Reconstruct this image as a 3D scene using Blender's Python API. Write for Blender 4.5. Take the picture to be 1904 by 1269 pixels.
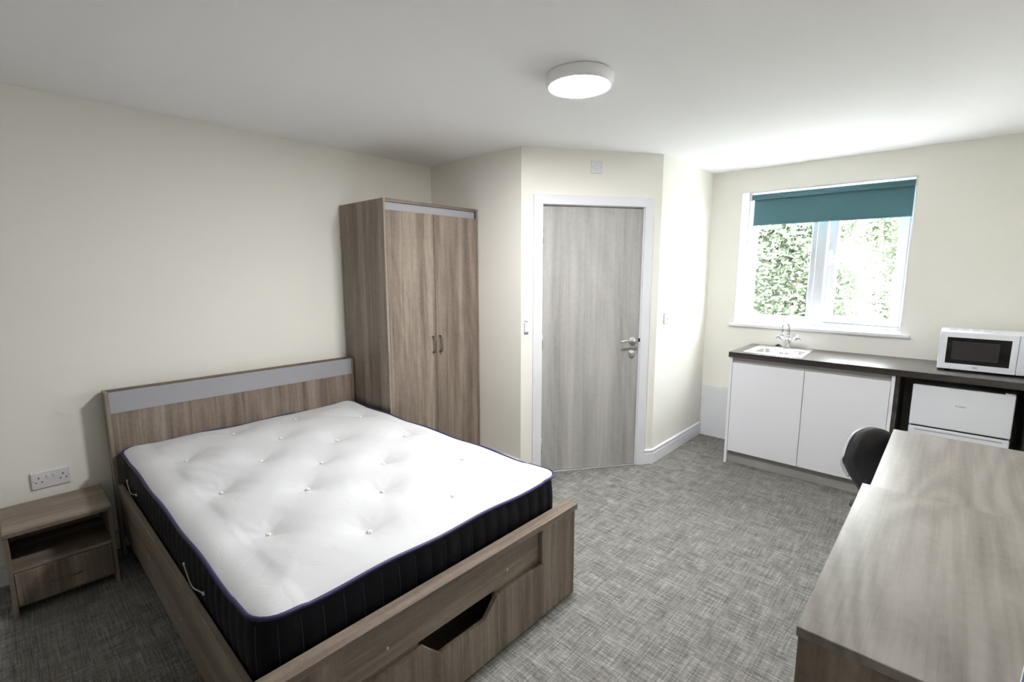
import bpy, bmesh, math, random
from mathutils import Vector, Matrix
random.seed(7)
for o in list(bpy.data.objects):
    bpy.data.objects.remove(o, do_unlink=True)
SC = bpy.context.scene
COL = SC.collection

# ------------------------------------------------------------------ camera
CAM = Vector((3.3064, -0.3033, 1.5280))
YAW, PITCH, FPX = 0.74409, -0.14381, 894.32
fw = Vector((-math.sin(YAW)*math.cos(PITCH), math.cos(YAW)*math.cos(PITCH), math.sin(PITCH)))
rt = Vector((math.cos(YAW), math.sin(YAW), 0)); up = rt.cross(fw)
cd = bpy.data.cameras.new('camera'); cam = bpy.data.objects.new('camera', cd); COL.objects.link(cam)
cd.sensor_fit = 'HORIZONTAL'; cd.sensor_width = 36.0; cd.lens = 36.0*FPX/1904.0; cd.clip_start = 0.02
M = Matrix((rt, up, -fw)).transposed().to_4x4(); M.translation = CAM
cam.matrix_world = M
SC.camera = cam

# ------------------------------------------------------------------ sky, exposure
W = bpy.data.worlds.new('sky'); SC.world = W; W.use_nodes = True
wn = W.node_tree.nodes['Background']
wn.inputs['Color'].default_value = (0.97, 0.98, 1.0, 1)
SKY = 41.0
wn.inputs['Strength'].default_value = SKY
LAMP = 256.0
SC.view_settings.view_transform = 'Standard'; SC.view_settings.look = 'None'
SC.view_settings.gamma = 1.0; SC.view_settings.use_curve_mapping = False
SC.view_settings.exposure = 0.22
SC.cycles.max_bounces = 12; SC.cycles.diffuse_bounces = 6; SC.cycles.transparent_max_bounces = 16
SC.cycles.use_denoising = True
SC.cycles.use_adaptive_sampling = True; SC.cycles.adaptive_threshold = 0.03
SC.cycles.sample_clamp_indirect = 20.0

# ------------------------------------------------------------------ materials
def lin(r, g, b):
    f = lambda c: c/12.92 if c <= 0.04045 else ((c+0.055)/1.055)**2.4
    return (f(r/255), f(g/255), f(b/255), 1.0)
def newmat(name):
    m = bpy.data.materials.new(name); m.use_nodes = True
    nt = m.node_tree; return m, nt, nt.nodes['Principled BSDF']
def N(nt, t, **kw):
    n = nt.nodes.new(t)
    for k, v in kw.items():
        if k in n.inputs: n.inputs[k].default_value = v
        else: setattr(n, k, v)
    return n
def L(nt, a, b): nt.links.new(a, b)
def plain(name, col, rough=0.5, metal=0.0, spec=None, noise=0.0, nscale=60, bump=0.0, bscale=200):
    m, nt, p = newmat(name)
    p.inputs['Base Color'].default_value = col; p.inputs['Roughness'].default_value = rough; p.inputs['Metallic'].default_value = metal
    if spec is not None: p.inputs['Specular IOR Level'].default_value = spec
    tc = N(nt, 'ShaderNodeTexCoord')
    if noise > 0:
        n = N(nt, 'ShaderNodeTexNoise', Scale=nscale, Detail=4.0); L(nt, tc.outputs['Object'], n.inputs['Vector'])
        mx = N(nt, 'ShaderNodeMix', data_type='RGBA')
        mx.inputs['A'].default_value = tuple(c*(1-noise) for c in col[:3])+(1,)
        mx.inputs['B'].default_value = tuple(min(1, c*(1+noise)) for c in col[:3])+(1,)
        L(nt, n.outputs['Fac'], mx.inputs['Factor']); L(nt, mx.outputs['Result'], p.inputs['Base Color'])
    if bump > 0:
        n = N(nt, 'ShaderNodeTexNoise', Scale=bscale, Detail=3.0); L(nt, tc.outputs['Object'], n.inputs['Vector'])
        b = N(nt, 'ShaderNodeBump', Strength=bump, Distance=0.002); L(nt, n.outputs['Fac'], b.inputs['Height']); L(nt, b.outputs['Normal'], p.inputs['Normal'])
    return m
def wood(name, axis, dark, mid, light, rough=0.42, across=26.0, seed=0.0, cath=0.35, spec=0.5):
    """oak décor; grain runs along the given axis of the object"""
    m, nt, p = newmat(name)
    tc = N(nt, 'ShaderNodeTexCoord'); oi = N(nt, 'ShaderNodeObjectInfo')
    add = N(nt, 'ShaderNodeVectorMath', operation='MULTIPLY_ADD')
    add.inputs[1].default_value = (1, 1, 1); L(nt, tc.outputs['Object'], add.inputs[0])
    cb = N(nt, 'ShaderNodeCombineXYZ'); mu = N(nt, 'ShaderNodeMath', operation='MULTIPLY'); mu.inputs[1].default_value = 7.3
    L(nt, oi.outputs['Random'], mu.inputs[0])
    for i in range(3): L(nt, mu.outputs[0], cb.inputs[i])
    L(nt, cb.outputs[0], add.inputs[2])
    def stretched(s, k):
        mp = N(nt, 'ShaderNodeMapping'); sc = [s, s, s]; sc['xyz'.index(axis)] = s*k
        mp.inputs['Scale'].default_value = sc; mp.inputs['Location'].default_value = (seed, seed*1.7, seed*0.6)
        L(nt, add.outputs[0], mp.inputs['Vector']); return mp.outputs[0]
    bands = N(nt, 'ShaderNodeTexNoise', Scale=1.0, Detail=2.0, Roughness=0.5); L(nt, stretched(across*0.55, 0.035), bands.inputs['Vector'])
    grain = N(nt, 'ShaderNodeTexNoise', Scale=1.0, Detail=6.0, Roughness=0.62, Distortion=0.4); L(nt, stretched(across*3.2, 0.03), grain.inputs['Vector'])
    saw = N(nt, 'ShaderNodeTexNoise', Scale=1.0, Detail=3.0, Roughness=0.6); L(nt, stretched(across*2.4, 0.75), saw.inputs['Vector'])
    fig = N(nt, 'ShaderNodeTexNoise', Scale=1.0, Detail=1.5, Roughness=0.4); L(nt, stretched(across*0.16, 0.16), fig.inputs['Vector'])
    fm = N(nt, 'ShaderNodeMath', operation='MULTIPLY'); fm.inputs[1].default_value = 75.0; L(nt, fig.outputs['Fac'], fm.inputs[0])
    fs = N(nt, 'ShaderNodeMath', operation='SINE'); L(nt, fm.outputs[0], fs.inputs[0])
    fr_ = N(nt, 'ShaderNodeMapRange'); fr_.inputs['From Min'].default_value = -1.0; L(nt, fs.outputs[0], fr_.inputs['Value'])
    def mixf(a, b, f):
        x = N(nt, 'ShaderNodeMix', data_type='FLOAT'); x.inputs[0].default_value = f
        L(nt, a, x.inputs[2]); L(nt, b, x.inputs[3]); return x.outputs[0]
    v = mixf(bands.outputs['Fac'], grain.outputs['Fac'], 0.42)
    v = mixf(v, fr_.outputs[0], cath*0.12)
    v = mixf(v, saw.outputs['Fac'], 0.14)
    cr = N(nt, 'ShaderNodeValToRGB'); e = cr.color_ramp.elements
    e[0].position = 0.36; e[0].color = dark; e[1].position = 0.64; e[1].color = light
    k = cr.color_ramp.elements.new(0.50); k.color = mid
    L(nt, v, cr.inputs[0]); L(nt, cr.outputs[0], p.inputs['Base Color'])
    p.inputs['Roughness'].default_value = rough; p.inputs['Specular IOR Level'].default_value = spec
    b = N(nt, 'ShaderNodeBump', Strength=0.10, Distance=0.001); L(nt, grain.outputs['Fac'], b.inputs['Height']); L(nt, b.outputs['Normal'], p.inputs['Normal'])
    return m

OD, OM, OL_ = lin(98, 86, 76), lin(131, 118, 106), lin(160, 148, 135)
OAK = {a: wood('truffle_oak_'+a, a, OD, OM, OL_, seed=i*3.1) for i, a in enumerate('xyz')}
TD, TM, TL_ = lin(108, 102, 97), lin(129, 123, 118), lin(148, 142, 137)
DESK = {a: wood('desk_oak_'+a, a, TD, TM, TL_, rough=0.33, across=20, seed=11+i, cath=1.0, spec=0.42) for i, a in enumerate('xyz')}
DOORW = wood('pale_grey_oak_door', 'z', lin(149, 147, 143), lin(168, 167, 163), lin(187, 186, 182), rough=0.45, across=14, seed=5, cath=0.45)
BLACKW = wood('dark_worktop_laminate', 'x', lin(44, 40, 40), lin(62, 57, 56), lin(84, 78, 76), rough=0.26, across=30, seed=9, cath=0.2, spec=0.6)
WALL = plain('cream_wall_paint', lin(241, 239, 232), 0.85, spec=0.2, bump=0.05, bscale=350)
CEIL = plain('white_ceiling_paint', lin(246, 246, 247), 0.9, spec=0.15, bump=0.03, bscale=250)
REVEAL = plain('white_reveal_paint', lin(230, 230, 229), 0.75, spec=0.2)
TRIM = plain('white_satin_trim', lin(230, 231, 236), 0.38)
UPVC = plain('white_upvc', lin(196, 198, 204), 0.3)
WHITE = plain('white_melamine', lin(240, 241, 248), 0.35)
ENAMEL = plain('white_enamel', lin(238, 241, 249), 0.28)
GREYSTRIP = plain('silver_grey_laminate', lin(160, 160, 166), 0.45)
CHANNEL = plain('grey_handle_channel', lin(176, 175, 172), 0.45, metal=0.2)
STEEL = plain('brushed_steel', (0.62, 0.62, 0.63, 1), 0.28, metal=1.0, bump=0.03, bscale=500)
CHROME = plain('chrome', (0.62, 0.63, 0.65, 1), 0.08, metal=1.0)
SATIN = plain('satin_metal', (0.70, 0.69, 0.70, 1), 0.32, metal=1.0)
DARKMET = plain('aged_pewter', (0.20, 0.18, 0.16, 1), 0.4, metal=0.9)
PLAST = plain('white_plastic', lin(228, 228, 232), 0.35)
RIM = plain('bright_white_plastic', lin(246, 247, 250), 0.35)
LGREY = plain('light_grey_plastic', lin(178, 178, 182), 0.35)
BLACK = plain('black_plastic', (0.012, 0.012, 0.013, 1), 0.4)
RUBBER = plain('black_rubber', (0.010, 0.009, 0.009, 1), 0.6)
GLASSBLK = plain('black_oven_glass', (0.008, 0.008, 0.009, 1), 0.08)
MESHWIN = plain('oven_window_mesh', (0.035, 0.034, 0.034, 1), 0.18)
INK = plain('grey_print', (0.16, 0.16, 0.17, 1), 0.5)
TEAL = plain('teal_blind_fabric', lin(72, 112, 120), 0.8, noise=0.10, nscale=400, bump=0.2, bscale=900)
NAVY = plain('navy_mattress_border', (0.0055, 0.0055, 0.010, 1), 0.6, spec=0.18, noise=0.3, nscale=300, bump=0.3, bscale=900)
TAPE = plain('indigo_edge_tape', (0.030, 0.022, 0.095, 1), 0.5)
STITCH = plain('grey_stitching', (0.07, 0.07, 0.085, 1), 0.7)
CORD = plain('white_cord', lin(205, 210, 212), 0.6)
WOOL = plain('white_wool_tuft', lin(246, 245, 240), 0.95)
CHAIRF = plain('charcoal_chair_fabric', (0.027, 0.026, 0.030, 1), 0.85, spec=0.2, noise=0.35, nscale=500, bump=0.5, bscale=900)
CHAIRF.node_tree.nodes['Principled BSDF'].inputs['Sheen Weight'].default_value = 0.08
SHELL = plain('grey_chair_shell', lin(176, 178, 184), 0.4)
BLUE = plain('blue_printed_cover', lin(70, 78, 140), 0.35)
PAPER = plain('white_paper', lin(226, 226, 226), 0.6)
BARK = plain('tree_bark', lin(118, 108, 96), 0.9, noise=0.3, nscale=20)
BOUNCE_GROUND = plain('pale_bounce_ground', lin(234, 232, 228), 0.95, noise=0.3, nscale=3)  # near-white on purpose: unseen ground acting as reflector for the ceiling
BRICK = plain('outer_render', lin(190, 184, 172), 0.9)

def ticking():
    m, nt, p = newmat('white_mattress_ticking')
    p.inputs['Base Color'].default_value = lin(207, 208, 211); p.inputs['Roughness'].default_value = 0.7
    p.inputs['Sheen Weight'].default_value = 0.15
    tc = N(nt, 'ShaderNodeTexCoord'); mp = N(nt, 'ShaderNodeMapping'); mp.inputs['Scale'].default_value = (5.2, 5.2, 0.0)
    L(nt, tc.outputs['Object'], mp.inputs['Vector'])
    nz = N(nt, 'ShaderNodeTexNoise', Scale=3.0, Detail=1.0); L(nt, mp.outputs[0], nz.inputs['Vector'])
    va = N(nt, 'ShaderNodeVectorMath', operation='MULTIPLY_ADD'); va.inputs[1].default_value = (0.45, 0.45, 0)
    L(nt, nz.outputs['Color'], va.inputs[0]); L(nt, mp.outputs[0], va.inputs[2])
    vo = N(nt, 'ShaderNodeTexVoronoi', voronoi_dimensions='2D', feature='F1', Scale=1.0); L(nt, va.outputs[0], vo.inputs['Vector'])
    w = N(nt, 'ShaderNodeMath', operation='MULTIPLY'); w.inputs[1].default_value = 26; L(nt, vo.outputs['Distance'], w.inputs[0])
    s = N(nt, 'ShaderNodeMath', operation='SINE'); L(nt, w.outputs[0], s.inputs[0])
    lt = N(nt, 'ShaderNodeMapRange'); lt.inputs['From Min'].default_value = 0.55; lt.inputs['From Max'].default_value = 1.0; L(nt, s.outputs[0], lt.inputs['Value'])
    cut = N(nt, 'ShaderNodeMath', operation='LESS_THAN'); cut.inputs[1].default_value = 0.36; L(nt, vo.outputs['Distance'], cut.inputs[0])
    mu = N(nt, 'ShaderNodeMath', operation='MULTIPLY'); L(nt, lt.outputs[0], mu.inputs[0]); L(nt, cut.outputs[0], mu.inputs[1])
    b = N(nt, 'ShaderNodeBump', Strength=0.16, Distance=0.0012); b.invert = True
    L(nt, mu.outputs[0], b.inputs['Height']); L(nt, b.outputs['Normal'], p.inputs['Normal'])
    return m
TICK = ticking()

def carpet():
    m, nt, p = newmat('grey_crosshatch_carpet')
    tc = N(nt, 'ShaderNodeTexCoord')
    def st(sx, sy, loc, **kw):
        mp = N(nt, 'ShaderNodeMapping'); mp.inputs['Scale'].default_value = (sx, sy, 1); mp.inputs['Location'].default_value = loc
        L(nt, tc.outputs['Object'], mp.inputs['Vector'])
        n = N(nt, 'ShaderNodeTexNoise', Scale=1.0, **kw); L(nt, mp.outputs[0], n.inputs['Vector']); return n.outputs['Fac']
    a = st(6.0, 150.0, (0, 0, 0), Detail=3.0, Roughness=0.6)
    b = st(150.0, 6.0, (3, 1, 0), Detail=3.0, Roughness=0.6)
    c = st(42.0, 380.0, (7, 2, 0), Detail=2.0)
    d = st(14.0, 14.0, (1, 5, 0), Detail=3.0)
    def op(o, x, y, v=None):
        n = N(nt, 'ShaderNodeMath', operation=o); L(nt, x, n.inputs[0])
        if y is not None: L(nt, y, n.inputs[1])
        else: n.inputs[1].default_value = v
        return n.outputs[0]
    s = op('ADD', op('MULTIPLY', a, None, 0.34), op('MULTIPLY', b, None, 0.26))
    s = op('ADD', s, op('MULTIPLY', c, None, 0.26)); s = op('ADD', s, op('MULTIPLY', d, None, 0.14))
    cr = N(nt, 'ShaderNodeValToRGB'); e = cr.color_ramp.elements
    e[0].position = 0.39; e[0].color = lin(78, 76, 72); e[1].position = 0.62; e[1].color = lin(167, 166, 163)
    k = e.new(0.51); k.color = lin(126, 125, 120)
    L(nt, s, cr.inputs[0]); L(nt, cr.outputs[0], p.inputs['Base Color'])
    p.inputs['Roughness'].default_value = 0.95; p.inputs['Specular IOR Level'].default_value = 0.15
    bu = N(nt, 'ShaderNodeBump', Strength=0.35, Distance=0.003); L(nt, s, bu.inputs['Height']); L(nt, bu.outputs['Normal'], p.inputs['Normal'])
    return m
CARPET = carpet()

def glass():
    m = bpy.data.materials.new('window_glass'); m.use_nodes = True; nt = m.node_tree; nt.nodes.clear()
    o = N(nt, 'ShaderNodeOutputMaterial'); t = N(nt, 'ShaderNodeBsdfTransparent'); g = N(nt, 'ShaderNodeBsdfGlossy', Roughness=0.02)
    t.inputs['Color'].default_value = (0.97, 0.99, 0.98, 1)
    x = N(nt, 'ShaderNodeMixShader'); x.inputs[0].default_value = 0.05
    L(nt, t.outputs[0], x.inputs[1]); L(nt, g.outputs[0], x.inputs[2]); L(nt, x.outputs[0], o.inputs['Surface']); return m
GLASS = glass()
def emit(name, col, s):
    m = bpy.data.materials.new(name); m.use_nodes = True; nt = m.node_tree; nt.nodes.clear()
    o = N(nt, 'ShaderNodeOutputMaterial'); e = N(nt, 'ShaderNodeEmission', Strength=s); e.inputs['Color'].default_value = col
    L(nt, e.outputs[0], o.inputs['Surface']); return m
def leafmat(name, col):
    m = bpy.data.materials.new(name); m.use_nodes = True; nt = m.node_tree; nt.nodes.clear()
    o = N(nt, 'ShaderNodeOutputMaterial'); d = N(nt, 'ShaderNodeBsdfDiffuse'); t = N(nt, 'ShaderNodeBsdfTranslucent')
    tc = N(nt, 'ShaderNodeTexCoord'); n = N(nt, 'ShaderNodeTexNoise', Scale=1.3, Detail=2.0); L(nt, tc.outputs['Object'], n.inputs['Vector'])
    mx = N(nt, 'ShaderNodeMix', data_type='RGBA'); mx.inputs['A'].default_value = tuple(c*0.72 for c in col[:3])+(1,); mx.inputs['B'].default_value = col
    L(nt, n.outputs['Fac'], mx.inputs['Factor'])
    L(nt, mx.outputs['Result'], d.inputs['Color']); L(nt, mx.outputs['Result'], t.inputs['Color'])
    x = N(nt, 'ShaderNodeMixShader'); x.inputs[0].default_value = 0.5
    L(nt, d.outputs[0], x.inputs[1]); L(nt, t.outputs[0], x.inputs[2]); L(nt, x.outputs[0], o.inputs['Surface']); return m

# ------------------------------------------------------------------ mesh helpers
class MB:
    def __init__(s): s.bm = bmesh.new()
    def box(s, x0, x1, y0, y1, z0, z1, bev=0.0, seg=1):
        t = bmesh.new()
        bmesh.ops.create_cube(t, size=1.0)
        for v in t.verts:
            v.co = Vector((x0+(v.co.x+.5)*(x1-x0), y0+(v.co.y+.5)*(y1-y0), z0+(v.co.z+.5)*(z1-z0)))
        if bev > 0: bmesh.ops.bevel(t, geom=t.edges[:], offset=bev, segments=seg, affect='EDGES', profile=0.5)
        return s._merge(t)
    def _merge(s, t):
        mp = {}
        for v in t.verts: mp[v] = s.bm.verts.new(v.co)
        for f in t.faces:
            try:
                nf = s.bm.faces.new([mp[v] for v in f.verts]); nf.smooth = f.smooth
            except ValueError: pass
        t.free(); return s
    def prism(s, pts, axis, a0, a1, bev=0.0):
        """closed outline (2-D) extruded along axis; the outline lies in the other two axes in xyz order"""
        t = bmesh.new()
        def P(p, a):
            c = [p[0], p[1]]; c.insert('xyz'.index(axis), a); return c
        lo = [t.verts.new(P(p, a0)) for p in pts]; hi = [t.verts.new(P(p, a1)) for p in pts]
        n = len(pts); t.faces.new(lo[::-1]); t.faces.new(hi)
        for i in range(n): t.faces.new((lo[i], lo[(i+1) % n], hi[(i+1) % n], hi[i]))
        bmesh.ops.recalc_face_normals(t, faces=t.faces[:])
        if bev > 0: bmesh.ops.bevel(t, geom=t.edges[:], offset=bev, segments=1, affect='EDGES')
        return s._merge(t)
    def lathe(s, prof, c=(0, 0, 0), axis='z', seg=32):
        """profile of (r, h) pairs turned about an axis through c; ends with r=0 are closed"""
        rings = []
        for r, h in prof:
            if r <= 1e-6: rings.append([None, h]); continue
            rings.append([r, h])
        def P(r, a, h):
            u, v = r*math.cos(a), r*math.sin(a)
            d = {'z': (u, v, h), 'y': (u, h, v), 'x': (h, u, v)}[axis]
            return Vector(c)+Vector(d)
        vs = []
        for r, h in rings:
            if r is None: vs.append([s.bm.verts.new(P(0, 0, h))])
            else: vs.append([s.bm.verts.new(P(r, 2*math.pi*k/seg, h)) for k in range(seg)])
        fs = []
        for i in range(len(vs)-1):
            A, B = vs[i], vs[i+1]
            for k in range(seg):
                k2 = (k+1) % seg
                if len(A) == 1 and len(B) == 1: continue
                if len(A) == 1: f = (A[0], B[k], B[k2])
                elif len(B) == 1: f = (A[k], A[k2], B[0])
                else: f = (A[k], A[k2], B[k2], B[k])
                q = s.bm.faces.new(f); q.smooth = True; fs.append(q)
        bmesh.ops.recalc_face_normals(s.bm, faces=fs); return s
    def tube(s, pts, r, seg=10, closed=False, cap=True):
        pts = [Vector(p) for p in pts]; n = len(pts); rings = []
        rr = r if isinstance(r, (list, tuple)) else [r]*n
        prev = None
        for i in range(n):
            a = pts[(i-1) % n] if (closed or i > 0) else pts[i]; b = pts[(i+1) % n] if (closed or i < n-1) else pts[i]
            d = (b-a).normalized()
            u = prev if prev is not None else (Vector((0, 0, 1)) if abs(d.z) < .9 else Vector((1, 0, 0)))
            u = (u-d*u.dot(d)).normalized(); prev = u; v = d.cross(u)
            rings.append([s.bm.verts.new(pts[i]+(u*math.cos(t)+v*math.sin(t))*rr[i]) for t in [2*math.pi*k/seg for k in range(seg)]])
        fs = []
        for i in range(n if closed else n-1):
            A, B = rings[i], rings[(i+1) % n]
            for k in range(seg):
                q = s.bm.faces.new((A[k], A[(k+1) % seg], B[(k+1) % seg], B[k])); q.smooth = True; fs.append(q)
        if cap and not closed: fs.append(s.bm.faces.new(rings[0][::-1])); fs.append(s.bm.faces.new(rings[-1]))
        bmesh.ops.recalc_face_normals(s.bm, faces=fs); return s
    def grid(s, fn, nu, nv, close_u=False):
        V = [[s.bm.verts.new(fn(i/nu, j/nv)) for j in range(nv+1)] for i in range(nu if close_u else nu+1)]
        m = len(V); fs = []
        for i in range(nu):
            for j in range(nv):
                q = s.bm.faces.new((V[i][j], V[(i+1) % m][j], V[(i+1) % m][j+1], V[i][j+1])); q.smooth = True; fs.append(q)
        return V
    def smooth(s):
        for f in s.bm.faces: f.smooth = True
        return s
    def build(s, name, mat, parent=None, off=None):
        """link as one mesh object; world coordinates are shifted to the origin of the thing it belongs to"""
        if off is None: off = ORIG.get(parent.name, Vector((0, 0, 0))) if parent is not None else Vector((0, 0, 0))
        for v in s.bm.verts: v.co -= off
        me = bpy.data.meshes.new(name); s.bm.to_mesh(me); s.bm.free(); me.materials.append(mat)
        o = bpy.data.objects.new(name, me); COL.objects.link(o)
        if parent is not None: o.parent = parent
        ORIG[o.name] = off
        return o
ORIG = {}
def tag(o, label=None, cat=None, group=None, kind=None):
    for k, v in (('label', label), ('category', cat), ('group', group), ('kind', kind)):
        if v: o[k] = v
    return o
def thing(name, label, cat, loc=(0, 0, 0), rotz=0.0, group=None, local=False, kind=None):
    o = bpy.data.objects.new(name, None); COL.objects.link(o); o.empty_display_size = 0.05
    o.location = loc; o.rotation_euler = (0, 0, rotz); tag(o, label, cat, group, kind)
    ORIG[o.name] = Vector((0, 0, 0)) if local else Vector(loc)
    return o
def one(o, label, cat, loc=None, group=None):
    """a thing that is a single mesh: origin moved to its base"""
    if loc is not None:
        for v in o.data.vertices: v.co -= Vector(loc)
        o.location = loc
    return tag(o, label, cat, group)
def B(name, mat, parent, *dims, bev=0.0, seg=1): return MB().box(*dims, bev=bev, seg=seg).build(name, mat, parent)
def lettering(name, s, size, mat, parent, mtx, depth=0.0004):
    cu = bpy.data.curves.new('t', 'FONT'); cu.body = s; cu.size = size; cu.align_x = 'CENTER'; cu.align_y = 'CENTER'; cu.extrude = depth
    t = bpy.data.objects.new('t', cu); COL.objects.link(t)
    bpy.context.view_layer.update()
    me = bpy.data.meshes.new_from_object(t.evaluated_get(bpy.context.evaluated_depsgraph_get()))
    bpy.data.objects.remove(t); me.name = name; me.transform(mtx); me.materials.clear(); me.materials.append(mat)
    o = bpy.data.objects.new(name, me); COL.objects.link(o); o.parent = parent
    return o
def struct(o, label=None): return tag(o, label, None, None, 'structure')

# ------------------------------------------------------------------ room shell
H = 2.381; YB = 2.292; X1 = 1.0056; X2 = 1.6256; Y2 = 3.1727; YW = 4.1632; X3 = 3.80; YF = -3.0
TH = 0.12
dg = Vector((X2-X1, Y2-YB, 0)); LD = dg.length; dg.normalize(); ANG = math.atan2(dg.y, dg.x)
struct(B('floor', CARPET, None, -TH, X3+TH, YF-TH, YW+0.32, -0.1, 0.0), 'grey cross-hatched carpet floor')
struct(B('ceiling', CEIL, None, -TH, X3+TH, YF-TH, YW+0.32, H, H+0.1), 'plain white ceiling')
struct(B('wall_left', WALL, None, -TH, 0, YF-TH, YW+0.3, 0, H), 'cream wall behind the bed headboard')
struct(B('wall_back', WALL, None, 0, X1, YB, YB+0.1, 0, H), 'cream wall beside the wardrobe')
struct(B('wall_front', WALL, None, -TH, X3+TH, YF-TH, YF, 0, H), 'cream wall behind the viewer')
struct(B('wall_right', WALL, None, X3, X3+TH, YF, YW+0.3, 0, H), 'cream wall behind the desk')
struct(B('wall_side', WALL, None, X2-0.1, X2, Y2, YW+0.02, 0, H), 'cream wall between door and window')
# window wall with its opening
WX0, WX1, WZ0, WZ1 = 1.8717, 3.0361, 1.0759, 2.1939
w = MB(); YO = YW+0.30
w.box(X2-0.1, WX0, YW, YO, 0, H); w.box(WX1, X3+TH, YW, YO, 0, H); w.box(WX0, WX1, YW, YO, 0, WZ0); w.box(WX0, WX1, YW, YO, WZ1, H)
struct(w.build('wall_window', WALL), 'cream wall holding the window')
# diagonal wall: local x runs along the wall, local y points behind it (away from the room)
S0, S1, HD, ZA = 0.159, 0.935, 1.995, 2.064
def diag(o):
    o.location = (X1, YB, 0); o.rotation_euler = (0, 0, ANG); return o
w = MB(); w.box(0, S0-0.03, 0, 0.1, 0, H); w.box(S1+0.03, LD, 0, 0.1, 0, H); w.box(S0-0.03, S1+0.03, 0, 0.1, HD+0.03, H)
struct(diag(w.build('wall_diagonal', WALL)), 'cream diagonal wall holding the bedroom door')

# skirting boards
def skirt(name, x0, y0, x1, y1, side, label, h=0.118):
    """profile with a chamfered top and a shallow groove, run from point to point; side = +1 left of the direction"""
    d = Vector((x1-x0, y1-y0, 0)); ln = d.length
    pr = [(0, 0), (0.016, 0), (0.016, h-0.034), (0.0135, h-0.030), (0.0135, h-0.026), (0.016, h-0.022), (0.016, h-0.006), (0.009, h), (0, h)]
    m = MB().prism([(p[0]*side, p[1]) for p in pr], 'x', 0, ln)
    o = m.build(name, TRIM); o.location = (x0, y0, 0); o.rotation_euler = (0, 0, math.atan2(d.y, d.x)); return struct(o, label)
skirt('baseboard_left', 0, YF, 0, YB, -1, 'white skirting board along the bed wall')
skirt('baseboard_back', 0.58, YB, X1, YB, -1, 'white skirting board beside the wardrobe')
skirt('baseboard_diagonal', X1+dg.x*(S1+0.07), YB+dg.y*(S1+0.07), X2+0.004, Y2+0.006, -1, 'short white skirting piece right of the door')
skirt('baseboard_side', X2, Y2, X2, YW-0.02, -1, 'white skirting board between door and window wall')
skirt('baseboard_right', X3, YF, X3, YW-0.6, 1, 'white skirting board behind the desk')
skirt('baseboard_front', 0, YF, X3, YF, 1, 'white skirting board behind the viewer')

# ------------------------------------------------------------------ door
d1 = bpy.data.objects.new('door_1', None); COL.objects.link(d1); diag(d1); ORIG['door_1'] = Vector((0, 0, 0)); d1.empty_display_size = 0.1
tag(d1, 'pale grey wood-effect door in white frame', None, None, 'structure')
leaf = B('door_leaf', DOORW, d1, S0+0.004, S1-0.004, 0.012, 0.056, 0.008, HD-0.008, bev=0.0015)
lining = MB(); lining.box(S0-0.03, S0, -0.002, 0.098, 0, HD); lining.box(S1, S1+0.03, -0.002, 0.098, 0, HD); lining.box(S0-0.03, S1+0.03, -0.002, 0.098, HD, HD+0.03)
lining.box(S0, S0+0.012, 0.058, 0.09, 0, HD); lining.box(S1-0.012, S1, 0.058, 0.09, 0, HD); lining.box(S0, S1, 0.058, 0.09, HD-0.012, HD)
lining.build('door_lining', TRIM, d1)
for pts in ([(S0-.072, 0), (S0-.004, 0), (S0-.004, HD+.004), (S0-.072, ZA)], [(S1+.004, 0), (S1+.072, 0), (S1+.072, ZA), (S1+.004, HD+.004)], [(S0-.004, HD+.004), (S1+.004, HD+.004), (S1+.072, ZA), (S0-.072, ZA)]):
    MB().prism(pts, 'y', -.018, -.001, bev=.0012).build('architrave', TRIM, d1)
B('threshold_strip', SATIN, d1, S0, S1, -0.008, 0.03, 0.0, 0.006, bev=0.002)
for z in (0.22, 1.02, 1.78):
    MB().lathe([(0, -.05), (.006, -.05), (.006, .05), (0, .05)], (S0+0.002, 0.006, z), 'z', 12).build('hinge', SATIN, d1)
hs, hz = 0.875, 1.005
han = MB().lathe([(0, -.010), (.024, -.010), (.026, -.007), (.026, 0.012)], (hs, 0, hz), 'y', 32).build('door_handle', SATIN, d1)
MB().tube([(hs, -0.008, hz), (hs, -0.045, hz), (hs-0.012, -0.054, hz+0.001), (hs-0.04, -0.056, hz+0.003), (hs-0.085, -0.055, hz+0.002), (hs-0.118, -0.053, hz-0.004)], [.009, .009, .0095, .009, .008, .007], 12).build('lever', SATIN, han)
esc = MB().lathe([(0, -.008), (.023, -.008), (.026, -.004), (.026, 0.012)], (hs-.003, 0, 0.905), 'y', 32).build('lock_escutcheon', SATIN, d1)
MB().box(hs-.011, hs+.006, -.011, -.006, .897, .910, bev=.002).build('thumb_turn', LGREY, esc)
B('latch_keep', BLACK, d1, S1-0.003, S1+0.006, -0.0045, 0.010, hz-0.014, hz+0.014, bev=0.001)

# ------------------------------------------------------------------ window
YFR = YW+0.20                                        # room face of the frame
w1 = bpy.data.objects.new('window_1', None); COL.objects.link(w1); w1.location = (0, YFR, 0); ORIG['window_1'] = Vector((0, YFR, 0))
tag(w1, 'white plastic window with fixed left pane and open right casement', None, None, 'structure')
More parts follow.
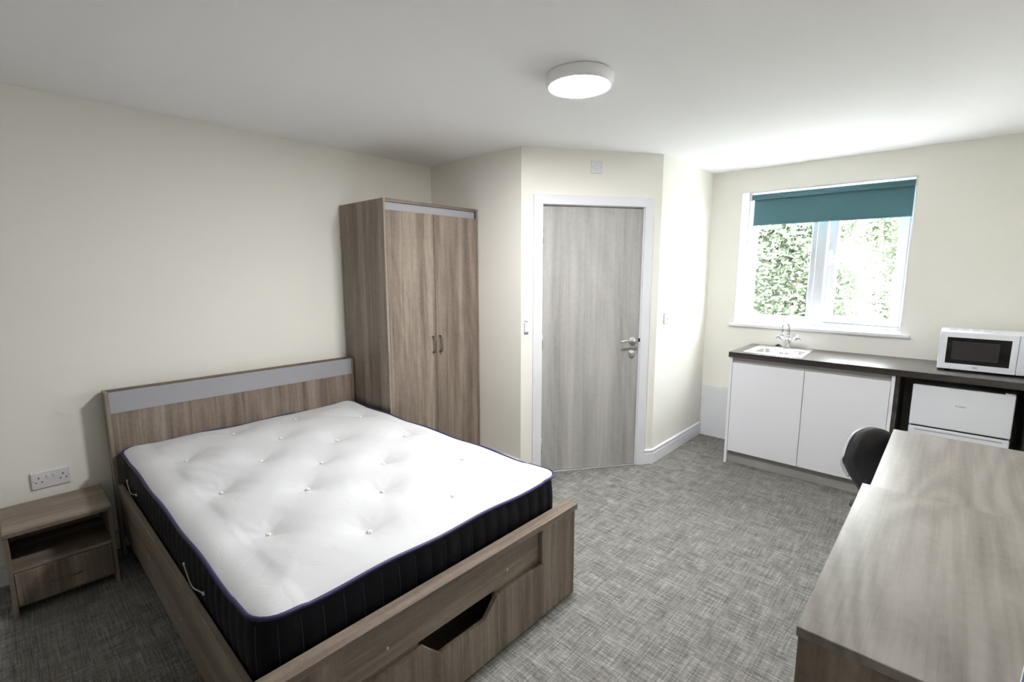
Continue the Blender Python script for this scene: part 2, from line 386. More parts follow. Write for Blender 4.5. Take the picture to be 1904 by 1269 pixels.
# plastered reveal linings
for nm, b in (('reveal_lining', (WX0-.002, WX0+.006, YW-.001, YFR, WZ0, WZ1)), ('reveal_lining', (WX1-.006, WX1+.002, YW-.001, YFR, WZ0, WZ1)), ('reveal_lining', (WX0, WX1, YW-.001, YFR, WZ1-.006, WZ1+.002))):
    B(nm, REVEAL, w1, *b)
B('window_sill', TRIM, w1, 1.838, 3.088, YW-0.032, YW, WZ0-0.026, WZ0, bev=0.006, seg=3)
B('sill_board', TRIM, w1, WX0, WX1, YW-0.008, YFR+0.01, WZ0-0.02, WZ0+0.0005)
MX0, MX1 = 2.43, 2.492
fr = MB()
fr.box(WX0, WX0+.038, YFR, YFR+.07, WZ0, WZ1, bev=.003); fr.box(WX1-.030, WX1, YFR, YFR+.07, WZ0, WZ1, bev=.003)
fr.box(WX0+.03, WX1-.02, YFR, YFR+.07, WZ0, WZ0+.026, bev=.003); fr.box(WX0+.03, WX1-.02, YFR, YFR+.07, WZ1-.04, WZ1, bev=.003)
fr.box(MX0-.01, MX1, YFR-.001, YFR+.07, WZ0+.02, WZ1-.03, bev=.003)
fr.build('window_frame', UPVC, w1)
def sash(x0, x1, z0, z1, t, y0, d, mb):
    mb.box(x0, x0+t, y0, y0+d, z0, z1, bev=.004); mb.box(x1-t, x1, y0, y0+d, z0, z1, bev=.004)
    mb.box(x0+t*.9, x1-t*.9, y0, y0+d, z0, z0+t, bev=.004); mb.box(x0+t*.9, x1-t*.9, y0, y0+d, z1-t, z1, bev=.004); return mb
gb = sash(WX0+.036, MX0-.006, WZ0+.022, WZ1-.036, .045, YFR+.012, .045, MB()).build('glazing_bead', UPVC, w1)
B('window_pane', GLASS, w1, WX0+.075, MX0-.048, YFR+.030, YFR+.036, WZ0+.062, WZ1-.078)
# casement: hinged on its right edge, swung out a little
cas = bpy.data.objects.new('casement', None); COL.objects.link(cas); cas.parent = w1
HX, HY = WX1-.028, YFR+.02
cas.location = (HX, HY-YFR, 0); cas.rotation_euler = (0, 0, math.radians(-5.0)); ORIG['casement'] = Vector((HX, HY, 0))
CX0 = MX1+.004
sash(CX0, HX-.002, WZ0+.026, WZ1-.040, .062, HY-.012, .058, MB()).build('casement_frame', UPVC, cas)
B('window_pane', GLASS, cas, CX0+.055, HX-.055, HY+.020, HY+.026, WZ0+.080, WZ1-.095)
hm = MB().box(CX0+.010, CX0+.034, HY-.026, HY-.011, 1.575, 1.70, bev=.004)
hm.tube([(CX0+.022, HY-.024, 1.618), (CX0+.024, HY-.052, 1.622), (CX0+.05, HY-.056, 1.634), (CX0+.09, HY-.054, 1.632), (CX0+.125, HY-.052, 1.622)], [.009, .009, .0085, .008, .007], 10)
hm.build('window_handle', PLAST, cas)

# roller blind
bl = thing('roller_blind', 'teal roller blind drawn part-way down the window', 'blind', (2.48, YW+.055, 2.15))
YR, ZR = YW+.055, 2.152
MB().tube([(1.948, YR, ZR), (3.020, YR, ZR)], .022, 24).build('fabric_roll', TEAL, bl)
fb = MB().box(1.958, 3.018, YR+.020, YR+.0215, 1.925, ZR+.004).build('fabric', TEAL, bl)
MB().box(1.956, 3.019, YR+.014, YR+.027, 1.917, 1.932, bev=.004, seg=2).build('bottom_bar', TEAL, bl)
MB().box(1.924, 1.946, YR-.028, YR+.028, 2.115, WZ1-.006, bev=.005, seg=2).build('bracket', PLAST, bl)
MB().box(3.021, 3.030, YR-.020, YR+.020, 2.128, WZ1-.006, bev=.003).build('bracket', PLAST, bl)
ch = []
for k in range(41):
    t = k/40
    if t < .46: ch.append((1.934, YR-.018, 2.12-(t/.46)*.77))
    elif t > .54: ch.append((1.934+.018, YR+.016, 1.35+((t-.54)/.46)*.77))
    else:
        a = (t-.46)/.08*math.pi; ch.append((1.943-.009*math.cos(a), YR-.001-.017*math.cos(a), 1.35-.02*math.sin(a)))
MB().tube(ch, .0022, 6).build('pull_chain', PLAST, bl)

# ------------------------------------------------------------------ white board low on the window wall
o = MB().box(X2+.0165, 2.044, YW-.022, YW-.001, 0.0, .482, bev=.002).build('boxing_panel', TRIM)
one(o, 'low white painted board on the wall left of the sink cabinet', 'panel', (1.83, YW-.012, 0))

# ------------------------------------------------------------------ kitchen run
KF = YW-.5876+.02; KZ = .9064; KT = .0406
cab = thing('sink_cabinet', 'white two-door sink cabinet under the dark worktop', 'cabinet', (2.56, 3.88, 0))
B('side_panel', WHITE, cab, 2.047, 2.066, KF, YW-.024, 0, KZ-KT, bev=.001)
B('side_panel', WHITE, cab, 3.052, 3.071, KF, YW-.002, 0, KZ-KT, bev=.001)
cs = MB(); cs.box(2.067, 3.051, YW-.03, YW-.022, .11, .84); cs.box(2.067, 3.051, KF+.022, YW-.03, .105, .123); cs.build('carcass', WHITE, cab)
B('plinth', CHANNEL, cab, 2.067, 3.051, KF+.045, KF+.061, 0, .102)
B('handle_channel', CHANNEL, cab, 2.067, 3.051, KF+.026, KF+.046, .800, KZ-KT)
for a, b in ((2.069, 2.5595), (2.5635, 3.050)):
    B('cabinet_door', WHITE, cab, a, b, KF, KF+.019, .105, .822, bev=.0012)
# worktop with the cut-out for the bowl
wt = MB(); x0, x1, y0, y1 = 2.041, X3-.002, YW-.5876, YW-.001
hx0, hx1, hy0, hy1 = 2.165, 2.505, 3.69, 4.0
z0, z1 = KZ-KT, KZ
for b in ((x0, hx0, y0, y1), (hx1, x1, y0, y1), (hx0, hx1, y0, hy0), (hx0, hx1, hy1, y1)): wt.box(*b, z0, z1)
bmesh.ops.remove_doubles(wt.bm, verts=wt.bm.verts[:], dist=1e-5)
one(wt.build('worktop', BLACKW), 'long dark laminate worktop below the window', 'worktop', (2.9, 3.87, KZ-KT))
for x0, lab in ((3.073, 'dark upright worktop support left of the fridge'), (3.668, 'dark upright worktop support right of the fridge')):
    o = B('support_panel', BLACKW, None, x0, x0+.022, KF+.004, YW-.004, 0, KZ-KT, bev=.001)
    one(o, lab, 'panel', (x0+.011, 3.88, 0), 'worktop support panels')

# sink
sk = thing('inset_sink', 'small stainless steel inset sink in the dark worktop', 'sink', (2.32, 3.87, KZ))
def rrect(cx, cy, hx, hy, r, z, n=6):
    P = []
    for (sx, sy, a0) in ((1, 1, 0), (-1, 1, 90), (-1, -1, 180), (1, -1, 270)):
        for k in range(n+1):
            a = math.radians(a0+90*k/n); P.append(Vector((cx+sx*(hx-r)+r*math.cos(a), cy+sy*(hy-r)+r*math.sin(a), z)))
    return P
def loft(mb, loops, cap_last=True):
    V = [[mb.bm.verts.new(p) for p in lp] for lp in loops]; n = len(V[0]); fs = []
    for A, Bq in zip(V, V[1:]):
        for k in range(n):
            f = mb.bm.faces.new((A[k], A[(k+1) % n], Bq[(k+1) % n], Bq[k])); f.smooth = True; fs.append(f)
    if cap_last: fs.append(mb.bm.faces.new(V[-1]))
    bmesh.ops.recalc_face_normals(mb.bm, faces=fs); return mb
m = MB(); cx, cy = 2.32, 3.875
loft(m, [rrect(cx, cy, .200, .235, .012, KZ+.0005), rrect(cx, cy, .200, .235, .012, KZ+.003), rrect(cx, cy, .190, .226, .012, KZ+.0045),
         rrect(2.335, 3.845, .160, .145, .05, KZ+.0035), rrect(2.335, 3.845, .152, .137, .05, KZ-.004), rrect(2.335, 3.845, .145, .130, .05, KZ-.10), rrect(2.335, 3.845, .125, .110, .05, KZ-.128), rrect(2.335, 3.845, .03, .03, .03, KZ-.132)])
m.build('sink_bowl', STEEL, sk)
for k in (-.028, -.014, .012, .026):
    MB().box(2.335+k-.003, 2.335+k+.003, 3.978, 3.984, KZ-.040, KZ-.022, bev=.001).build('overflow_slot', BLACK, sk)
MB().lathe([(0, 0.002), (.022, .002), (.030, .0), (.032, -.002)], (2.335, 3.845, KZ-.130), 'z', 24).build('drain', CHROME, sk)
# tap
TX, TY = 2.340, 4.045; TZ = KZ+.0045
tp = thing('mixer_tap', 'chrome swan-neck mixer tap with two angled handles', 'tap', (TX, TY, TZ))
MB().lathe([(0, 0), (.024, 0), (.024, .006), (.018, .012), (.016, .05), (.018, .07), (.017, .078), (.012, .084), (0, .084)], (TX, TY, TZ), 'z', 24).build('tap_body', CHROME, tp)
sp = [(TX, TY, TZ+.07), (TX, TY, TZ+.15)]
for k in range(13):
    a = math.pi*k/12; sp.append((TX-.02*(1-math.cos(a))/2, TY-.06*(1-math.cos(a)), TZ+.16+.048*math.sin(a)))
sp.append((TX-.02, TY-.12, TZ+.125))
MB().tube(sp, .0088, 14).build('spout', CHROME, tp)
MB().lathe([(0, 0), (.0115, 0), (.0115, .02), (0, .02)], (TX-.02, TY-.12, TZ+.112), 'z', 16).build('aerator', CHROME, tp)
for s_ in (-1, 1):
    a = Vector((TX, TY, TZ+.045)); b = a+Vector((s_*.072, -.004, .050)); dd = (b-a).normalized(); pp = Vector((dd.z*s_, 0, -abs(dd.x))).normalized()
    hnd = MB().tube([a, a+(b-a)*.35, a+(b-a)*.4, b], [.010, .010, .0125, .0125], 14).build('tap_handle', CHROME, tp)
    cr = MB().tube([b-pp*.027, b+pp*.027], .0045, 8); cr.tube([b-Vector((0, .027, 0)), b+Vector((0, .027, 0))], .0045, 8)
    cr.build('cross_grip', CHROME, hnd)
pl = MB().lathe([(0, 0), (.020, 0), (.023, .004), (.021, .010), (.008, .014), (.006, .02), (0, .02)], (2.252, 4.137, KZ), 'z', 20).smooth().build('sink_plug', RUBBER)
one(pl, 'black rubber sink plug at the back of the worktop', 'sink plug', (2.252, 4.137, KZ))

# microwave
mwx0, mwx1, mwy0, mwy1, mwz0, mwz1 = 3.2575, 3.712, 3.765, 4.075, .918, 1.153
mw = thing('microwave_oven', 'white microwave oven standing on the dark worktop', 'microwave', ((mwx0+mwx1)/2, 3.92, KZ))
body = B('oven_case', ENAMEL, mw, mwx0, mwx1, mwy0+.022, mwy1, mwz0, mwz1, bev=.004, seg=2)
for k in range(4): B('top_vent', LGREY, body, 3.300+k*.052, 3.338+k*.052, 3.93, 3.965, mwz1-.0006, mwz1+.0006)
door = B('oven_door', ENAMEL, mw, mwx0, 3.607, mwy0, mwy0+.021, mwz0, mwz1, bev=.003, seg=2)
B('door_glass', GLASSBLK, door, 3.293, 3.578, mwy0-.0012, mwy0+.004, .956, 1.120, bev=.0005)
B('viewing_window', MESHWIN, door, 3.318, 3.530, mwy0-.0020, mwy0+.003, .982, 1.097)
lettering('lettering', 'beko', .0125, INK, door, Matrix.Translation(Vector((3.433, mwy0-.0006, .940))-ORIG[mw.name]) @ Matrix.Rotation(math.pi/2, 4, 'X'))
B('logo_underline', INK, door, 3.4235, 3.4425, mwy0-.0008, mwy0+.001, .9325, .9338)
pan = B('control_panel', ENAMEL, mw, 3.609, mwx1, mwy0+.001, mwy0+.021, mwz0, mwz1, bev=.003, seg=2)
for z in (1.090, 1.012): MB().lathe([(0, -.020), (.019, -.020), (.021, -.016), (.022, .002)], (3.660, mwy0, z), 'y', 28).build('control_knob', ENAMEL, pan)
for x in (mwx0+.05, mwx1-.05):
    for y in (mwy0+.05, mwy1-.05): MB().lathe([(0, 0), (.012, 0), (.014, .0125)], (x, y, KZ), 'z', 14).build('foot', BLACK, mw)

# fridge
fx0, fx1, fy0, fz1 = 3.160, 3.618, KF+.03, .826
fg = thing('mini_fridge', 'small white fridge with ice-box door under the worktop', 'fridge', (3.39, 3.9, 0))
B('fridge_case', ENAMEL, fg, fx0+.004, fx1-.004, fy0+.045, fy0+.48, .02, fz1-.012, bev=.003)
fd = MB().box(fx0, fx1, fy0, fy0+.040, .560, fz1-.006, bev=.006, seg=3).build('freezer_door', ENAMEL, fg)
lettering('lettering', 'Frostline', .0135, INK, fd, Matrix.Translation(Vector((3.392, fy0-.0005, .713))-ORIG[fg.name]) @ Matrix.Rotation(math.pi/2, 4, 'X'))
fl = MB().box(fx0, fx1, fy0+.002, fy0+.042, .055, .550, bev=.006, seg=3).build('fridge_door', ENAMEL, fg)
B('grip_recess', LGREY, fl, fx0+.03, fx1-.03, fy0+.0008, fy0+.012, .527, .536, bev=.002)
B('door_seal', BLACK, fg, fx0+.01, fx1-.01, fy0+.012, fy0+.044, .549, .561)
MB().box(fx1-.045, fx1-.002, fy0+.006, fy0+.05, fz1-.006, fz1+.002, bev=.002).build('hinge_cap', ENAMEL, fg)
B('kick_strip', LGREY, fg, fx0+.01, fx1-.01, fy0+.03, fy0+.046, 0, .052)

# ------------------------------------------------------------------ wardrobe
WD, WH, WY0, WY1 = .568, 1.993, 1.459, 2.288
wr = thing('wardrobe', 'tall two-door wood-effect wardrobe in the corner', 'wardrobe', (.29, 1.874, 0))
B('side_panel', OAK['z'], wr, .012, WD, WY0, WY0+.016, 0, WH, bev=.0012)
B('side_panel', OAK['z'], wr, .012, WD, WY1-.018, WY1, 0, WH, bev=.0012)
B('top_panel', OAK['y'], wr, .012, WD, WY0+.016, WY1-.018, WH-.020, WH, bev=.0012)
B('back_panel', OAK['z'], wr, .012, .018, WY0+.016, WY1-.018, .06, WH-.022)
B('base_panel', OAK['y'], wr, .02, WD-.03, WY0+.016, WY1-.018, .06, .078)
B('plinth', OAK['y'], wr, WD-.04, WD-.024, WY0+.016, WY1-.018, 0, .06)
B('pelmet_strip', GREYSTRIP, wr, WD-.026, WD-.012, WY0+.017, WY1-.030, 1.905, WH-.021)
MIDY = 1.864
for a, b in ((WY0+.0175, MIDY-.0015), (MIDY+.0015, WY1-.0195)):
    d = B('wardrobe_door', OAK['z'], wr, WD-.019, WD-.001, a, b, .062, 1.921, bev=.0012)
    hy = b-.030 if b < 2 else a+.030
    MB().tube([(WD-.004, hy, .950), (WD+.018, hy, .952), (WD+.026, hy, .965), (WD+.028, hy, 1.007), (WD+.026, hy, 1.050), (WD+.018, hy, 1.063), (WD-.004, hy, 1.065)], [.007, .006, .005, .0045, .005, .006, .007], 10).build('door_pull', DARKMET, d)

# ------------------------------------------------------------------ bed
HY0, HY1, HZ, HDP = .050, 1.452, .902, .114
bed = thing('double_bed_frame', 'wood-effect double bed frame with grey-striped headboard', 'bed', (1.1, .75, 0))
hb = MB().box(HDP-.019, HDP, HY0+.016, HY1-.016, .10, .789, bev=.001).build('headboard_panel', OAK['z'], bed)
B('headboard_strip', GREYSTRIP, bed, HDP-.017, HDP+.001, HY0+.016, HY1-.016, .789, HZ-.002, bev=.001)
B('headboard_back', OAK['y'], bed, .018, .034, HY0+.016, HY1-.016, .10, HZ, bev=.001)
B('headboard_end', OAK['z'], bed, .018, HDP+.001, HY0, HY0+.016, 0, HZ, bev=.001)
B('headboard_end', OAK['z'], bed, .018, HDP+.001, HY1-.016, HY1, 0, HZ, bev=.001)
B('headboard_shelf', OAK['y'], bed, .034, HDP-.019, HY0+.016, HY1-.016, .77, .786)
for y0 in (.060, 1.424):
    r = B('side_rail', OAK['x'], bed, HDP+.001, 2.062, y0, y0+.022, .13, .402, bev=.0015)
    for x, z in ((.78, .265), (1.28, .235)):
        yy = y0-.001 if y0 < .5 else y0+.023
        MB().lathe([(0, -.0015), (.004, -.0015), (.0055, .001)], (x, yy, z), 'y', 12).build('screw_cap', LGREY, r)
FX = 2.092
B('foot_cap', OAK['y'], bed, 2.042, 2.1025, .042, 1.456, .430, .4566, bev=.0015)
for a, b in ((.046, .284), (1.211, 1.450)):
    B('foot_stile', OAK['z'], bed, FX-.018, FX, a, b, .008, .430, bev=.001)
rp = B('foot_panel', OAK['y'], bed, FX-.036, FX-.020, .046, 1.450, .275, .430)
for a, b in ((.240, .565), (.935, 1.255)): B('foot_filler', OAK['y'], bed, FX-.036, FX-.020, a, b, .20, .2745)
for y in (.445, 1.006):
    MB().lathe([(0, .006), (.003, .0055), (.0055, .003), (.006, 0)], (FX-.020, y, .329), 'x', 14).build('screw_cap', STEEL, rp)
dr = MB().prism([(.286, .012), (1.216, .012), (1.216, .266), (.925, .266), (.860, .200), (.640, .200), (.575, .266), (.286, .266)], 'x', FX-.014, FX+.004, bev=.0012).build('drawer_front', OAK['z'], bed)
bx = MB(); bx.box(1.45, FX-.016, .31, .322, .03, .19); bx.box(1.45, FX-.016, 1.178, 1.19, .03, .19); bx.box(1.45, 1.462, .322, 1.178, .03, .19); bx.box(1.45, FX-.016, .31, 1.19, .024, .030)
bx.build('drawer_box', OAK['x'], dr)
for k in range(12):
    x = .18+k*.158; B('bed_slat', OAK['y'], bed, x, x+.07, .082, 1.424, .318, .334)
B('centre_rail', OAK['x'], bed, HDP+.001, 2.056, .735, .765, .29, .318)
B('support_leg', OAK['z'], bed, 1.08, 1.12, .735, .765, 0, .29)

# ------------------------------------------------------------------ mattress
MX_, MY_ = (.118, 2.022), (.086, 1.420)
mcx, mcy = (MX_[0]+MX_[1])/2, (MY_[0]+MY_[1])/2; mhx, mhy = (MX_[1]-MX_[0])/2, (MY_[1]-MY_[0])/2
MBZ = .336; RC = .075
mt = thing('mattress', 'white tufted double mattress with navy quilted border', 'mattress', (mcx, mcy, MBZ))
TUFTS = [(.272, .584), (.272, .945), (.545, .284), (.565, .737), (.519, 1.262), (.828, .535), (.838, .935), (1.066, .285), (1.076, .728), (1.046, 1.241), (1.312, .550), (1.306, .931), (1.563, .292), (1.568, .757), (1.550, 1.235), (1.817, .546), (1.825, .937), (.30, .19), (1.82, .16), (1.82, 1.31), (.28, 1.30)]
TUFTS = TUFTS[:17]
def edge_z(x, y):
    return .583+.005*math.sin(x*13.0+.6)*(1 if abs(y-mcy) > mhy*.8 else .2)+.004*math.sin(y*14.0+1.0)*(1 if abs(x-mcx) > mhx*.8 else .2)
rnd = random.Random(3)
WR = [(rnd.uniform(0, 6.28), rnd.uniform(.0, .0022), rnd.uniform(3, 9)) for _ in TUFTS]
def top_z(x, y):
    ax, ay = abs(x-mcx), abs(y-mcy)
    qx, qy = ax-(mhx-RC), ay-(mhy-RC)
    d = RC-math.hypot(max(qx, 0), max(qy, 0))-min(max(qx, qy), 0) if (qx > 0 or qy > 0) else -max(qx, qy)+RC
    d = max(d, 0.0)
    z = edge_z(x, y)+.040*(1-math.exp(-d/.055))*(1-.15*math.exp(-((d-.10)/.05)**2))
    for (tx, ty), (ph, am, fq) in zip(TUFTS, WR):
        r = math.hypot(x-tx, y-ty)
        if r < .5:
            th = math.atan2(y-ty, x-tx)
            z -= (.021*math.exp(-r/.055)+.020*math.exp(-(r/.125)**2))*(1+.07*math.cos(3*th+ph))
            z += .0016*math.sin(11*th+ph)*math.exp(-((r-.05)/.035)**2)
    z += .0006*math.sin(31*x+7*math.sin(9*y))*math.sin(23*y+2)
    return z
NU, NV = 150, 108
def topf(u, v):
    yy = mcy+(2*v-1)*mhy; oy = max(0, abs(yy-mcy)-(mhy-RC))
    hx = mhx-RC+math.sqrt(max(RC*RC-oy*oy, 0)); xx = mcx+(2*u-1)*hx
    return Vector((xx, yy, top_z(xx, yy)))
m = MB(); m.grid(topf, NU, NV); bmesh.ops.recalc_face_normals(m.bm, faces=m.bm.faces[:])
m.build('top_panel', TICK, mt)
# outline of the border
def outline(n_per=6, pitch=.066):
    segs = []
    per = 4*(mhx+mhy)-8*RC+2*math.pi*RC; nch = round(per/pitch); N_ = nch*n_per
    P = []
    def at(s):
        L1, L2, Q = 2*(mhx-RC), 2*(mhy-RC), math.pi*RC/2
        for (ln, kind, k) in ((L1, 0, 0), (Q, 1, 0), (L2, 0, 1), (Q, 1, 1), (L1, 0, 2), (Q, 1, 2), (L2, 0, 3), (Q, 1, 3)):
            if s <= ln+1e-9:
                if kind == 0:
                    return [(Vector((mcx-mhx+RC+s, mcy-mhy, 0)), Vector((0, -1, 0))), (Vector((mcx+mhx, mcy-mhy+RC+s, 0)), Vector((1, 0, 0))), (Vector((mcx+mhx-RC-s, mcy+mhy, 0)), Vector((0, 1, 0))), (Vector((mcx-mhx, mcy+mhy-RC-s, 0)), Vector((-1, 0, 0)))][k]
                a = math.radians([-90, 0, 90, 180][k])+s/RC; c = [(1, -1), (1, 1), (-1, 1), (-1, -1)][k]
                nn = Vector((math.cos(a), math.sin(a), 0)); return Vector((mcx+c[0]*(mhx-RC), mcy+c[1]*(mhy-RC), 0))+nn*RC, nn
            s -= ln
        return P[0]
    for i in range(N_): P.append(at(per*i/N_)+(i % n_per,))
    return P, n_per
OUT, NPER = outline()
ZP = [(0.0, -.012), (.12, .000), (.35, .006), (.65, .006), (.9, .000), (1.0, -.008)]
m = MB(); rows = []
for t, bul in ZP:
    row = []
    for p, n, i in OUT:
        zt = edge_z(p.x, p.y)-.004; sc = .0045*(1-abs(math.sin(math.pi*i/NPER)))
        q = p+n*(bul-sc-.004); q.z = MBZ+(zt-MBZ)*t; row.append(m.bm.verts.new(q))
    rows.append(row)
for A, Bq in zip(rows, rows[1:]):
    n = len(A)
    for k in range(n): m.bm.faces.new((A[k], A[(k+1) % n], Bq[(k+1) % n], Bq[k])).smooth = True
m.bm.faces.new(rows[0][::-1]); bmesh.ops.recalc_face_normals(m.bm, faces=m.bm.faces[:])
bd = m.build('border', NAVY, mt)
m = MB()
for p, n, i in OUT:
    if i == 0:
        zt = edge_z(p.x, p.y)-.010; pts = []
        for t, bul in ZP[1:]:
            q = p+n*(bul-.0045-.004+.0006); q.z = MBZ+(zt-MBZ)*t; pts.append(q)
        m.tube(pts, .0010, 4)
tag(m.build('stitching', STITCH, bd), None, None, None, 'stuff')
m = MB().tube([Vector((p.x, p.y, edge_z(p.x, p.y)))+n*.001 for p, n, i in OUT[::2]], .0065, 10, closed=True); m.build('edge_piping', TAPE, mt)
for k, (tx, ty) in enumerate(TUFTS):
    m = MB(); zz = top_z(tx, ty)+.005
    for j in range(5):
        a = j*1.256+k; m.tube([(tx-.010*math.cos(a), ty-.010*math.sin(a), zz+.001), (tx, ty, zz+.004+.0008*j), (tx+.011*math.cos(a+.5), ty+.011*math.sin(a+.5), zz+.001)], [.002, .0035, .002], 6)
    m.build('wool_tuft', WOOL, mt)
for xa, xb in ((.265, .487), (1.315, 1.545)):
    pts = []
    for j in range(13):
        t = j/12; pts.append((xa+(xb-xa)*t, MY_[0]-.006-.006*math.sin(math.pi*t), .462-.020*math.sin(math.pi*t)-.006*t+.004*math.sin(9*t)))
    hd = MB().tube(pts, .0022, 6).build('carry_handle', CORD, mt)
    for q in (pts[0], pts[-1]): MB().lathe([(0, -.003), (.006, -.002), (.008, .003), (0, .004)], q, 'y', 12).build('handle_vent', CORD, hd)

# ------------------------------------------------------------------ bedside table
NX, NY0, NY1, NZ = .381, -.374, -.002, .397
nt_ = thing('bedside_table', 'wood-effect bedside table with open shelf and drawer', 'bedside table', (.2, -.19, 0))
B('table_top', OAK['y'], nt_, .02, NX, NY0, NY1, NZ-.018, NZ, bev=.0012)
B('side_panel', OAK['z'], nt_, .02, NX-.006, NY0+.001, NY0+.017, 0, NZ-.018, bev=.001)
B('side_panel', OAK['z'], nt_, .02, NX-.006, NY1-.017, NY1-.001, 0, NZ-.018, bev=.001)
B('back_panel', OAK['y'], nt_, .02, .028, NY0+.017, NY1-.017, .04, NZ-.018)
B('shelf', OAK['y'], nt_, .028, NX-.010, NY0+.017, NY1-.017, .206, .222, bev=.001)
d = B('drawer_front', OAK['z'], nt_, NX-.024, NX-.006, NY0+.019, NY1-.019, .052, .203, bev=.0012)
MB().tube([(NX-.008, -.243, .121), (NX+.010, -.238, .121), (NX+.014, -.19, .121), (NX+.010, -.142, .121), (NX-.008, -.137, .121)], .003, 8).build('drawer_pull', DARKMET, d)
B('bottom_panel', OAK['y'], nt_, .028, NX-.026, NY0+.017, NY1-.017, .036, .050)

# ------------------------------------------------------------------ desk furniture
ch_ = thing('chest_of_drawers', 'grey wood-effect chest of drawers nearest the viewer', 'chest', (3.42, 1.245, 0))
CX, CY0, CY1, CZ, CXB = 3.127, .774, 1.715, .790, 3.725
B('chest_top', DESK['y'], ch_, CX, CXB, CY0, CY1, CZ-.022, CZ, bev=.0015)
B('side_panel', OAK['z'], ch_, CX+.004, CXB, CY0+.002, CY0+.018, 0, CZ-.022, bev=.001)
B('side_panel', OAK['z'], ch_, CX+.004, CXB, CY1-.018, CY1-.002, 0, CZ-.022, bev=.001)
B('back_panel', OAK['y'], ch_, CXB-.012, CXB-.004, CY0+.018, CY1-.018, .04, CZ-.022)
B('plinth', OAK['y'], ch_, CX+.03, CX+.046, CY0+.018, CY1-.018, 0, .06)
for k in range(3):
    z = .064+k*.236
    d = B('drawer_front', OAK['y'], ch_, CX+.004, CX+.022, CY0+.020, CY1-.020, z, z+.232, bev=.0012)
    ym = (CY0+CY1)/2; MB().tube([(CX+.006, ym-.07, z+.15), (CX-.016, ym-.066, z+.15), (CX-.020, ym, z+.15), (CX-.016, ym+.066, z+.15), (CX+.006, ym+.07, z+.15)], .0045, 8).build('drawer_pull', DARKMET, d)
dk = thing('writing_desk', 'pale wood-effect writing desk between the chest and the kitchen', 'desk', (3.43, 2.245, 0))
DX, DY0, DY1, DZ = 3.137, 1.722, 2.762, .730
B('desk_top', DESK['y'], dk, DX, CXB, DY0, DY1, DZ-.022, DZ, bev=.0015)
B('side_panel', OAK['z'], dk, DX+.02, CXB, DY0+.002, DY0+.020, 0, DZ-.022, bev=.001)
B('side_panel', OAK['z'], dk, DX+.02, CXB, DY1-.020, DY1-.002, 0, DZ-.022, bev=.001)
B('modesty_panel', OAK['y'], dk, CXB-.05, CXB-.034, DY0+.020, DY1-.020, .30, DZ-.022, bev=.001)
# blue booklet on the chest
bk = thing('booklet', 'blue booklet with white border lying on the chest', 'booklet', (3.571, .925, CZ), math.radians(-8.5), local=True)
B('pages', PAPER, bk, -.105, .105, -.148, .148, .0005, .004)
B('cover', BLUE, bk, -.1035, .105, -.1455, .1455, .004, .0046)

# ------------------------------------------------------------------ office chair
oc = thing('office_chair', 'charcoal fabric office chair tucked in at the desk', 'chair', (3.268, 2.455, 0), math.radians(-24.8), local=True)
def back_pt(u, v, side):
    # u across (-1..1), v up (0..1); side +1 = cushioned front, -1 = back
    a = abs(u)
    t = min(max((v-.02)/.90, 0), 1); t = t*t*(3-2*t)
    hw = .198*(1-.05*(2*v-1)**2)
    x = -.085-.150*t+.030*a**2
    z = .395+.372*v-.100*(a**2.6)*v**1.5
    th = .038*(1-.22*a**6)*(1-.50*abs(2*v-1)**6)
    return Vector((x+side*th, u*hw, z))
def shell(mb, fn, sides, nu=24, nv=20):
    A = mb.grid(lambda a, b: fn(2*a-1, b, sides[0]), nu, nv); C_ = mb.grid(lambda a, b: fn(2*a-1, b, sides[1]), nu, nv)
    bd_ = lambda G: [G[i][0] for i in range(nu+1)]+[G[nu][j] for j in range(1, nv+1)]+[G[i][nv] for i in range(nu-1, -1, -1)]+[G[0][j] for j in range(nv-1, 0, -1)]
    P_, Q_ = bd_(A), bd_(C_)
    for k in range(len(P_)):
        k2 = (k+1) % len(P_); mb.bm.faces.new((P_[k], P_[k2], Q_[k2], Q_[k])).smooth = True
    bmesh.ops.recalc_face_normals(mb.bm, faces=mb.bm.faces[:]); return mb
bp = shell(MB(), back_pt, (1.0, -.55)).build('backrest', CHAIRF, oc)
shell(MB(), lambda u, v, s: back_pt(u*1.015, .60+.375*v, s)+Vector((0, 0, .0)), (-.74, -1.16)).build('back_shell', SHELL, bp)
def seat_pt(u, v, s):
    x = -.20+.44*v; hw = .225*(1-.12*(2*v-1)**2)
    y = u*hw; z = .425+.012*u*u-.022*max(0, v-.75)/.25*1.0
    return Vector((x-.03*(abs(u)**4)*(2*v-1), y, z+s*.034*(1-.7*abs(u)**5)*(1-.6*abs(2*v-1)**5)))
shell(MB(), seat_pt, (1, -1)).build('seat', CHAIRF, oc)
B('seat_mechanism', BLACK, oc, -.13, .10, -.07, .07, .345, .395, bev=.01)
MB().tube([(-.06, 0, .37), (-.12, 0, .366), (-.150, 0, .39), (-.165, 0, .47)], .014, 12).build('back_bracket', BLACK, oc)
MB().lathe([(0, .09), (.028, .09), (.028, .20), (.020, .20), (.020, .35), (0, .35)], (0, 0, 0), 'z', 20).build('gas_column', BLACK, oc)
hub = MB().lathe([(0, .065), (.04, .065), (.045, .10), (.035, .12), (0, .12)], (0, 0, 0), 'z', 20).build('base_hub', BLACK, oc)
